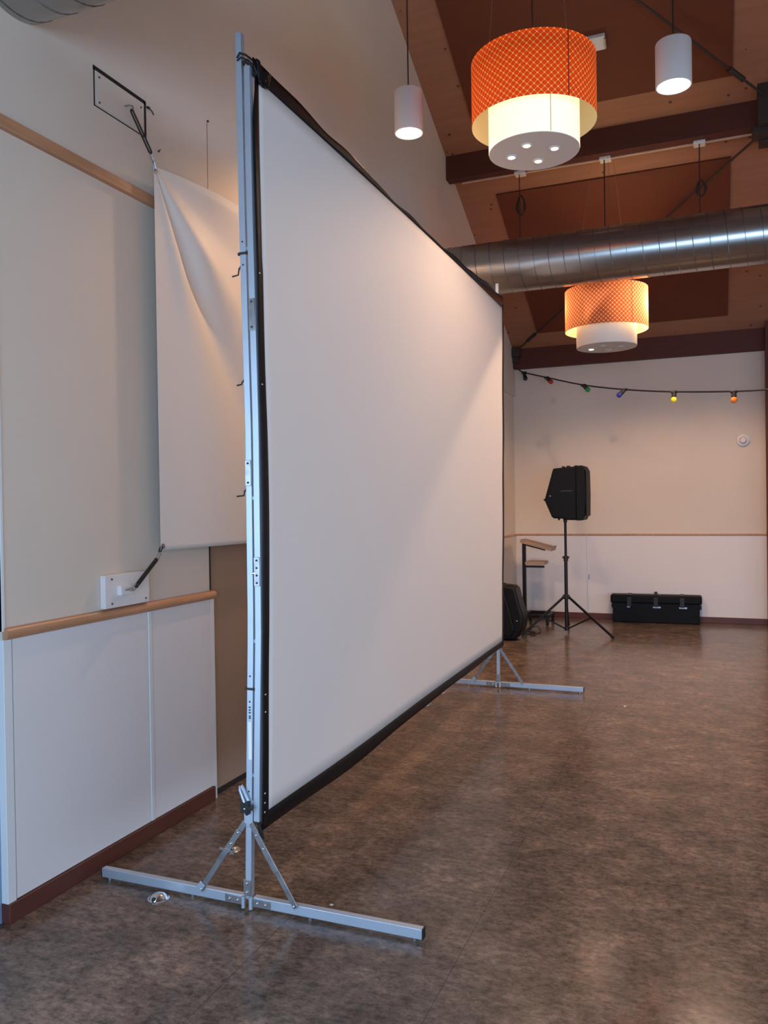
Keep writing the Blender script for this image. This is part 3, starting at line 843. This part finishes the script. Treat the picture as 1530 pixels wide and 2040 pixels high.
# lower plate and its tensioner
t = thing('anchor_plate', 'lower white wall plate with thick left edge, resting on the chair rail', 'wall plate', (XL, 2.86, 1.14), 'wall anchor plates')
G().box((XL - .003, 2.700, 1.078), (XL + .024, 2.985, 1.218)).obj('plate', 'panel', t, bevel=.0015)
studs('screw', [(XL + .0245, y, z) for y, z in ((2.74, 1.20), (2.74, 1.096), (2.96, 1.20), (2.96, 1.096))], .0045, 'screw', t)
G().box((XL + .023, 2.775, 1.128), (XL + .045, 2.845, 1.168)).obj('block', 'panel', t, bevel=.001)
g = G(); g.tube([(XL + .045, 2.80, 1.150), (XL + .060, 2.806, 1.152), (XL + .066, 2.82, 1.155)], .004, 8); g.cyl((XL + .024, 2.825, 1.146), (XL + .062, 2.825, 1.150), .0035, 10); g.ball((XL + .062, 2.815, 1.150), .007, 10, 6)
g.obj('eye_bolt', 'steel', t)
t = thing('rubber_tensioner', 'black rubber cord pulling the bottom canvas corner towards the lower plate', 'tensioner', (-2.31, 2.84, 1.17), 'canvas tensioners')
oval((-2.312, 2.842, 1.160), (-2.318, 2.996, 1.268), .012, (0, -.6, .8), .0048).obj('rubber_loop', 'rubber', t)
oval((-2.318, 2.990, 1.258), (-2.322, 3.030, 1.300), .016, (0, -.6, .8), .0018).obj('clip', 'steel', t)
oval((-2.320, 3.020, 1.300), (-2.322, 3.040, 1.325), .012, (1, 0, 0), .003).obj('ring', 'screw', t)
oval((-2.311, 2.822, 1.148), (-2.311, 2.852, 1.170), .014, (0, -.6, .8), .0022).obj('ring', 'steel', t)
# loose small hook beside the upper plate, and a nail
g = G(); g.cyl((XL, 3.062, 3.335), (XL + .012, 3.066, 3.330), .006, 10); g.tube([(XL + .010, 3.064, 3.332), (XL + .016, 3.082, 3.318), (XL + .012, 3.094, 3.312)], .0028, 8)
tag(g.obj('wall_hook', 'screw'), 'small dark hook on the wall right of the upper plate', 'hook')
g = G(); g.cyl((XL, 3.137, 3.163), (XL + .02, 3.13, 3.165), .002, 8); g.ball((XL + .004, 3.14, 3.163), .004, 8, 5)
tag(g.obj('wall_nail', 'screw'), 'tiny nail in the wall above the canvas top corner', 'nail')
g = G(); g.cyl((XL, 3.545, 3.478), (XL + .008, 3.545, 3.478), .005, 10)
tag(g.obj('wall_screw', 'screw'), 'small screw head at the top of the hairline joint', 'screw')

# ------------------------------------------------------------------ chrome domes on the floor
for (x, y, r), lb in zip(((-1.982, 2.535, .036), (-1.95, 3.009, .030), (-1.995, 5.706, .034), (-2.005, 6.128, .032)),
                    ('chrome dome floor stop just in front of the near foot bar', 'small chrome dome floor stop behind the near left brace',
                     'chrome dome floor stop just below the black border, between the two screen feet', 'chrome dome floor stop beside the far foot bar of the screen')):
    t = thing('floor_stop', lb, 'door stop', (x, y, 0), 'chrome floor stops')
    G().lathe((x, y, 0), [(0, r * .62), (r * .35, r * .60), (r * .7, r * .46), (r * .93, r * .2), (r, 0.004), (r * 1.15, .003), (r * 1.15, 0)], 28).obj('dome', 'chrome', t)
    G().lathe((x, y - r * .72, r * .25), [(0, .008), (.006, .007), (.010, .002), (.010, -.004)], 16).obj('rubber_buffer', 'rubber', t)

# ------------------------------------------------------------------ loudspeaker on tripod
sx, sy = -1.54, 9.30
t = thing('speaker_stand', 'black tripod stand carrying the loudspeaker near the far wall', 'speaker stand', (sx, sy, 0))
G().cyl((sx, sy, .80), (sx, sy, 1.34), .0145, 20).obj('upper_pole', 'blackpaint', t)
G().cyl((sx, sy, .04), (sx, sy, .84), .0195, 20).obj('lower_pole', 'blackpaint', t)
g = G(); g.cyl((sx, sy, .82), (sx, sy, .88), .025, 20); g.cyl((sx - .038, sy, .862), (sx + .038, sy, .862), .012, 12)
g.obj('height_knob', 'rubber', t, bevel=.002)
g = G(); g.cyl((sx, sy, .39), (sx, sy, .44), .034, 20); g.cyl((sx, sy, .03), (sx, sy, .07), .026, 16); 
g.obj('collar', 'rubber', t, bevel=.003)
for a in (-25, -140, 97):
    a = math.radians(a); d = Vector((math.cos(a), math.sin(a), 0))
    p0 = Vector((sx, sy, .415)) + d * .03; p1 = Vector((sx, sy, .012)) + d * .60
    if a < -2: p1 = Vector((sx, sy, .012)) + d * .57
    lg = G().bar(p0, p1, .018, .024, (-d.y, d.x, 0)).obj('leg', 'blackpaint', t, bevel=.002)
    G().bar(p1 - (p1 - p0).normalized() * .035, p1 + Vector((0, 0, -.0)), .026, .030, (-d.y, d.x, 0)).obj('rubber_foot', 'rubber', lg, bevel=.003)
    G().ball(p0 + Vector((0, 0, 0)), .02, 12, 8).obj('leg_joint', 'rubber', lg)
    mid = p0.lerp(p1, .52)
    G().bar(Vector((sx, sy, .055)) + d * .02, mid, .006, .016, (-d.y, d.x, 0)).obj('strut', 'blackpaint', lg)
t = thing('loudspeaker', 'black wedge-backed loudspeaker on the tripod stand', 'loudspeaker', (sx, sy, 1.30))
prof = [(-1.642, 1.868), (-1.30, 1.893), (-1.287, 1.74), (-1.284, 1.58), (-1.296, 1.35), (-1.318, 1.288), (-1.49, 1.292), (-1.55, 1.306), (-1.64, 1.310), (-1.662, 1.325), (-1.742, 1.515)]
G().prism([(-1.642, 1.868), (-1.385, 1.887), (-1.385, 1.288), (-1.49, 1.290), (-1.55, 1.306), (-1.64, 1.310), (-1.662, 1.325), (-1.742, 1.515)], sy - .17, sy + .17, 1).obj('cabinet', 'plastic', t, bevel=.016)
G().prism([(-1.39, 1.890), (-1.318, 1.894), (-1.297, 1.87), (-1.288, 1.74), (-1.284, 1.58), (-1.297, 1.34), (-1.320, 1.286), (-1.39, 1.284)], sy - .185, sy + .185, 1).obj('front_baffle', 'plastic', t, bevel=.010)
G().prism([(-1.756, 1.527), (-1.735, 1.532), (-1.732, 1.505), (-1.748, 1.508)], sy - .16, sy + .16, 1).obj('rear_edge', 'rubber', t)
g = G(); g.box((-1.564, sy - .05, 1.872), (-1.537, sy + .05, 1.896)); g.box((-1.512, sy - .05, 1.875), (-1.480, sy + .05, 1.901)); g.box((-1.425, sy - .05, 1.885), (-1.395, sy + .05, 1.902))
g.obj('top_handle', 'rubber', t, bevel=.006)
g = G(); g.box((-1.56, sy - .1715, 1.607), (-1.43, sy - .165, 1.622)); g.obj('side_handle_slot', 'rubber', t)
G().ball((-1.676, sy - .171, 1.560), .008, 10, 6).obj('rear_led', 'badge', t)
G().cyl((-1.61, sy, 1.285), (-1.61, sy, 1.315), .012, 10).obj('bottom_foot', 'rubber', t)
g = G(); g.cyl((sx, sy, 1.262), (sx, sy, 1.30), .022, 16); g.obj('pole_socket', 'rubber', t)
G().prism([(-1.283, 1.33), (-1.280, 1.34), (-1.276, 1.58), (-1.280, 1.83), (-1.284, 1.85), (-1.290, 1.58)], sy - .16, sy + .16, 1).obj('grille', 'plastic', t)

# ------------------------------------------------------------------ lectern
ly = 9.8
t = thing('lectern', 'steel-framed lectern with oak reading board beside the speaker stand', 'lectern', (-2.13, ly, 0))
pg = lambda pts, y0, y1: G().prism(pts, y0, y1, 1)
pg([(-2.172, 1.003), (-2.164, 1.044), (-1.780, .942), (-1.791, .901)], ly - .02, ly + .26).obj('reading_board', 'wood', t, bevel=.002)
pg([(-1.792, .942), (-1.780, .944), (-1.772, .955), (-1.784, .958)], ly - .02, ly + .26).obj('board_lip', 'wood', t)
for yy in (ly,):
    G().box((-2.150, yy, .02), (-2.108, yy + .042, .994)).obj('upright', 'blackpaint', t, bevel=.002)
    pg([(-2.110, .968), (-2.110, .994), (-1.872, .928), (-1.872, .906)], yy, yy + .03).obj('board_bracket', 'blackpaint', t)
    G().box((-2.108, yy, .700), (-1.883, yy + .03, .722)).obj('shelf_bracket', 'blackpaint', t)
G().box((-2.112, ly - .01, .735), (-1.876, ly + .24, .772)).obj('shelf', 'wood', t, bevel=.002)
g = G(); g.box((-2.15, ly, .085), (-1.84, ly + .03, .125)); g.box((-2.15, ly + .372, .085), (-1.84, ly + .402, .125)); g.box((-1.87, ly, .085), (-1.84, ly + .402, .125)); g.box((-2.15, ly, .085), (-2.12, ly + .402, .125))
g.obj('base_frame', 'blackpaint', t, bevel=.002)
for x in (-1.872, -2.15):
    for yy in (ly, ly + .36): G().box((x, yy, .0), (x + .032, yy + .034, .09)).obj('foot', 'blackpaint', t)
# cables lying by the lectern
g = G()
g.tube([(-2.02, 9.35, .006), (-1.97, 9.25, .03), (-1.92, 9.18, .035), (-1.88, 9.20, .012), (-1.86, 9.12, .006), (-1.84, 9.02, .005), (-1.89, 8.98, .005)], .005, 8)
g.tube([(-1.98, 9.30, .006), (-1.93, 9.32, .05), (-1.88, 9.36, .055), (-1.84, 9.30, .02), (-1.82, 9.2, .006), (-1.90, 9.1, .006)], .005, 8)
g.tube([(-2.03, 9.15, .006), (-1.98, 9.08, .006), (-1.91, 9.10, .006), (-1.89, 9.2, .006), (-1.97, 9.26, .006)], .006, 8)
tag(g.obj('cable', 'rubber'), 'tangle of black cable on the floor between the bag and the tripod', 'cable')
# ------------------------------------------------------------------ black bag
by = 8.60
t = thing('equipment_bag', 'black padded equipment bag standing behind the far edge of the screen', 'bag', (-2.12, by, 0))
pg([(-2.345, .02), (-2.33, .58), (-2.12, .600), (-2.00, .588), (-1.968, .560), (-1.925, .395), (-1.888, .27), (-1.895, .15), (-1.93, .06), (-1.985, .012), (-2.15, .0)], by, by + .26).obj('bag_body', 'black', t, bevel=.025)
pg([(-2.25, .06), (-2.23, .46), (-2.08, .50), (-2.02, .30), (-1.98, .12), (-2.02, .05)], by - .025, by + .02).obj('front_pocket', 'black', t, bevel=.012)
g = G(); g.tube([(-2.17, by + .05, .59), (-2.13, by + .04, .625), (-2.09, by + .04, .618), (-2.05, by + .05, .595)], .008, 8)
g.tube([(-2.06, by + .02, .592), (-2.02, by + .01, .607), (-1.98, by + .01, .603), (-1.958, by + .02, .590), (-1.97, by + .03, .578)], .008, 8)
g.obj('carry_handle', 'rubber', t)
G().ball((-1.955, by - .002, .22), .012, 10, 6, (1, .5, .6)).obj('buckle', 'chrome', t)

# ------------------------------------------------------------------ long black case
t = thing('equipment_case', 'long black equipment case with three straps on the floor by the far wall', 'case', (-.625, 10.40, 0))
rz = Matrix.Translation((-.645, 10.43, 0)) @ Matrix.Rotation(math.radians(1.5), 4, 'Z')
def L3(g): return g.xform(rz)
L3(G().box((-.502, -.095, .004), (.502, .09, .262))).obj('case_body', 'plastic', t, bevel=.008)
L3(G().box((-.528, -.108, .236), (.528, .10, .338))).obj('lid', 'plastic', t, bevel=.022)
for k, x in enumerate((-.305, .005, .305)):
    st = L3(G().box((x - .026, -.1125, .20), (x + .026, -.104, .315)).box((x - .026, -.108, .334), (x + .026, .10, .3425))).obj('strap', 'rubber', t, bevel=.003)
    bx = x - .01 + (.02 if k else 0)
    L3(G().box((bx - (.018 if k == 0 else .045), -.1005, .185), (bx + (.018 if k == 0 else .045), -.095, .205))).obj('buckle', 'badge', st, bevel=.002)
g = G(); g.tube([(-.04, -.03, .338), (-.035, -.03, .352), (.045, -.03, .352), (.05, -.03, .338)], .006, 8)
L3(g).obj('carry_handle', 'badge', t)
L3(G().box((-.012, -.07, .338), (.022, -.02, .378))).obj('strap_end', 'rubber', t, bevel=.003)
for x in (-.512, .512):
    L3(G().box((x - .010, -.03, .17), (x + .010, .03, .22))).obj('side_handle', 'rubber', t, bevel=.003)

# ------------------------------------------------------------------ party lights
bulbs = [(-2.218664, 10.380000, 3.167386), (-1.877429, 10.100000, 3.039025), (-1.362047, 9.600000, 2.844781), (-0.856198, 9.100000, 2.695793), (-0.330148, 8.550000, 2.569136), (0.200154, 8.000000, 2.471086)]
cordp = [(-2.296691, 10.440000, 3.214485), (-2.218664, 10.380000, 3.167386), (-1.877429, 10.100000, 3.039025), (-1.362047, 9.600000, 2.844781), (-0.856198, 9.100000, 2.695793), (-0.330148, 8.550000, 2.569136), (0.200154, 8.000000, 2.471086), (0.481276, 7.700000, 2.432633), (0.762399, 7.400000, 2.406180), (1.043521, 7.100000, 2.403727), (1.324643, 6.800000, 2.425274), (1.605765, 6.500000, 2.470821), (1.886887, 6.200000, 2.540368)]
t = thing('string_light', 'black cable of coloured party bulbs hung from the far left corner across the hall', 'string lights', cordp[0])
# smooth cable through the sockets
def catmull(P, n=8):
    P = [Vector(p) for p in P]; out = []
    for i in range(len(P) - 1):
        p0 = P[max(i - 1, 0)]; p1 = P[i]; p2 = P[i + 1]; p3 = P[min(i + 2, len(P) - 1)]
        for k in range(n):
            u = k / n
            out.append(.5 * ((2 * p1) + (p2 - p0) * u + (2 * p0 - 5 * p1 + 4 * p2 - p3) * u * u + (3 * p1 - p0 - 3 * p2 + p3) * u ** 3))
    out.append(P[-1]); return out
G().tube(catmull(cordp), .008, 8).obj('cable', 'rubber', t)
cols = [('dark', (.012, .010, .02, 1)), ('red', (.55, .02, .03, 1)), ('green', (.02, .22, .06, 1)), ('blue', (.02, .03, .30, 1)), ('yellow', (.85, .72, .05, 1)), ('orange', (.95, .25, .04, 1))]
tilts = [(.25, -.1), (.75, 0), (.75, 0), (-.8, 0), (-.05, 0), (0, 0)]
for (cn, cc), p, (tx, ty) in zip(cols, bulbs, tilts):
    p = Vector(p); d = Vector((tx, -.1, -.75 if abs(tx) > .5 else -1)).normalized()
    q = p + Vector((0, 0, -.006))
    s_ = G().cyl(q, q + d * .05, .020, 16, .024).cyl(q - Vector((.03, 0, -.004)), q + Vector((.03, 0, .004)), .014, 12).obj('bulb_socket', 'rubber', t)
    s_['label'] = 'black socket holding the %s bulb' % cn
    mtb = mat(cn + '_glass', cc, 0.25)
    rot = Vector((0, 0, 1)).rotation_difference(d).to_matrix().to_4x4()
    b_ = G().lathe((0, 0, 0), [(.015, 0), (.024, .012), (.029, .03), (.027, .045), (.017, .058), (0, .063)], 20).xform(Matrix.Translation(q + d * .042) @ rot).obj('bulb', mtb, s_)
    b_['label'] = cn + ' coloured bulb'

# ------------------------------------------------------------------ round wall fitting on the far wall
t = thing('wall_light_button', 'small round white dome on the far wall near the right corner', 'wall fitting', (.357, YF, 2.193))
rm = Matrix.Translation((.357, YF, 2.193)) @ Matrix.Rotation(PI / 2, 4, 'X')
G().lathe((0, 0, 0), [(.072, 0), (.070, .028), (.058, .036), (0, .036)], 32).xform(rm).obj('rim', 'white', t)
G().lathe((0, 0, 0), [(.045, .03), (.042, .05), (.028, .065), (0, .07)], 32).xform(rm).obj('dome', 'lampwhite', t)
# bits on the floor
for k, (x, y, lb) in enumerate(((-1.337, 2.72, 'tiny white paper scrap on the floor behind the near foot bar'), (-.60, 6.1, 'tiny white paper scrap on the floor right of the far foot bar'), (-.30, 2.2, 'tiny pale crumb on the dark floor at the lower right'))):
    g = G(); a = k * 1.1; g.add([(x - .008, y - .004, .0005), (x + .007, y - .006, .0005), (x + .009, y + .004, .003), (x - .005, y + .006, .002), (x, y, .005)], [(0, 1, 4), (1, 2, 4), (2, 3, 4), (3, 0, 4), (0, 3, 2, 1)])
    tag(g.obj('paper_scrap', 'white_paper'), lb, 'scrap')
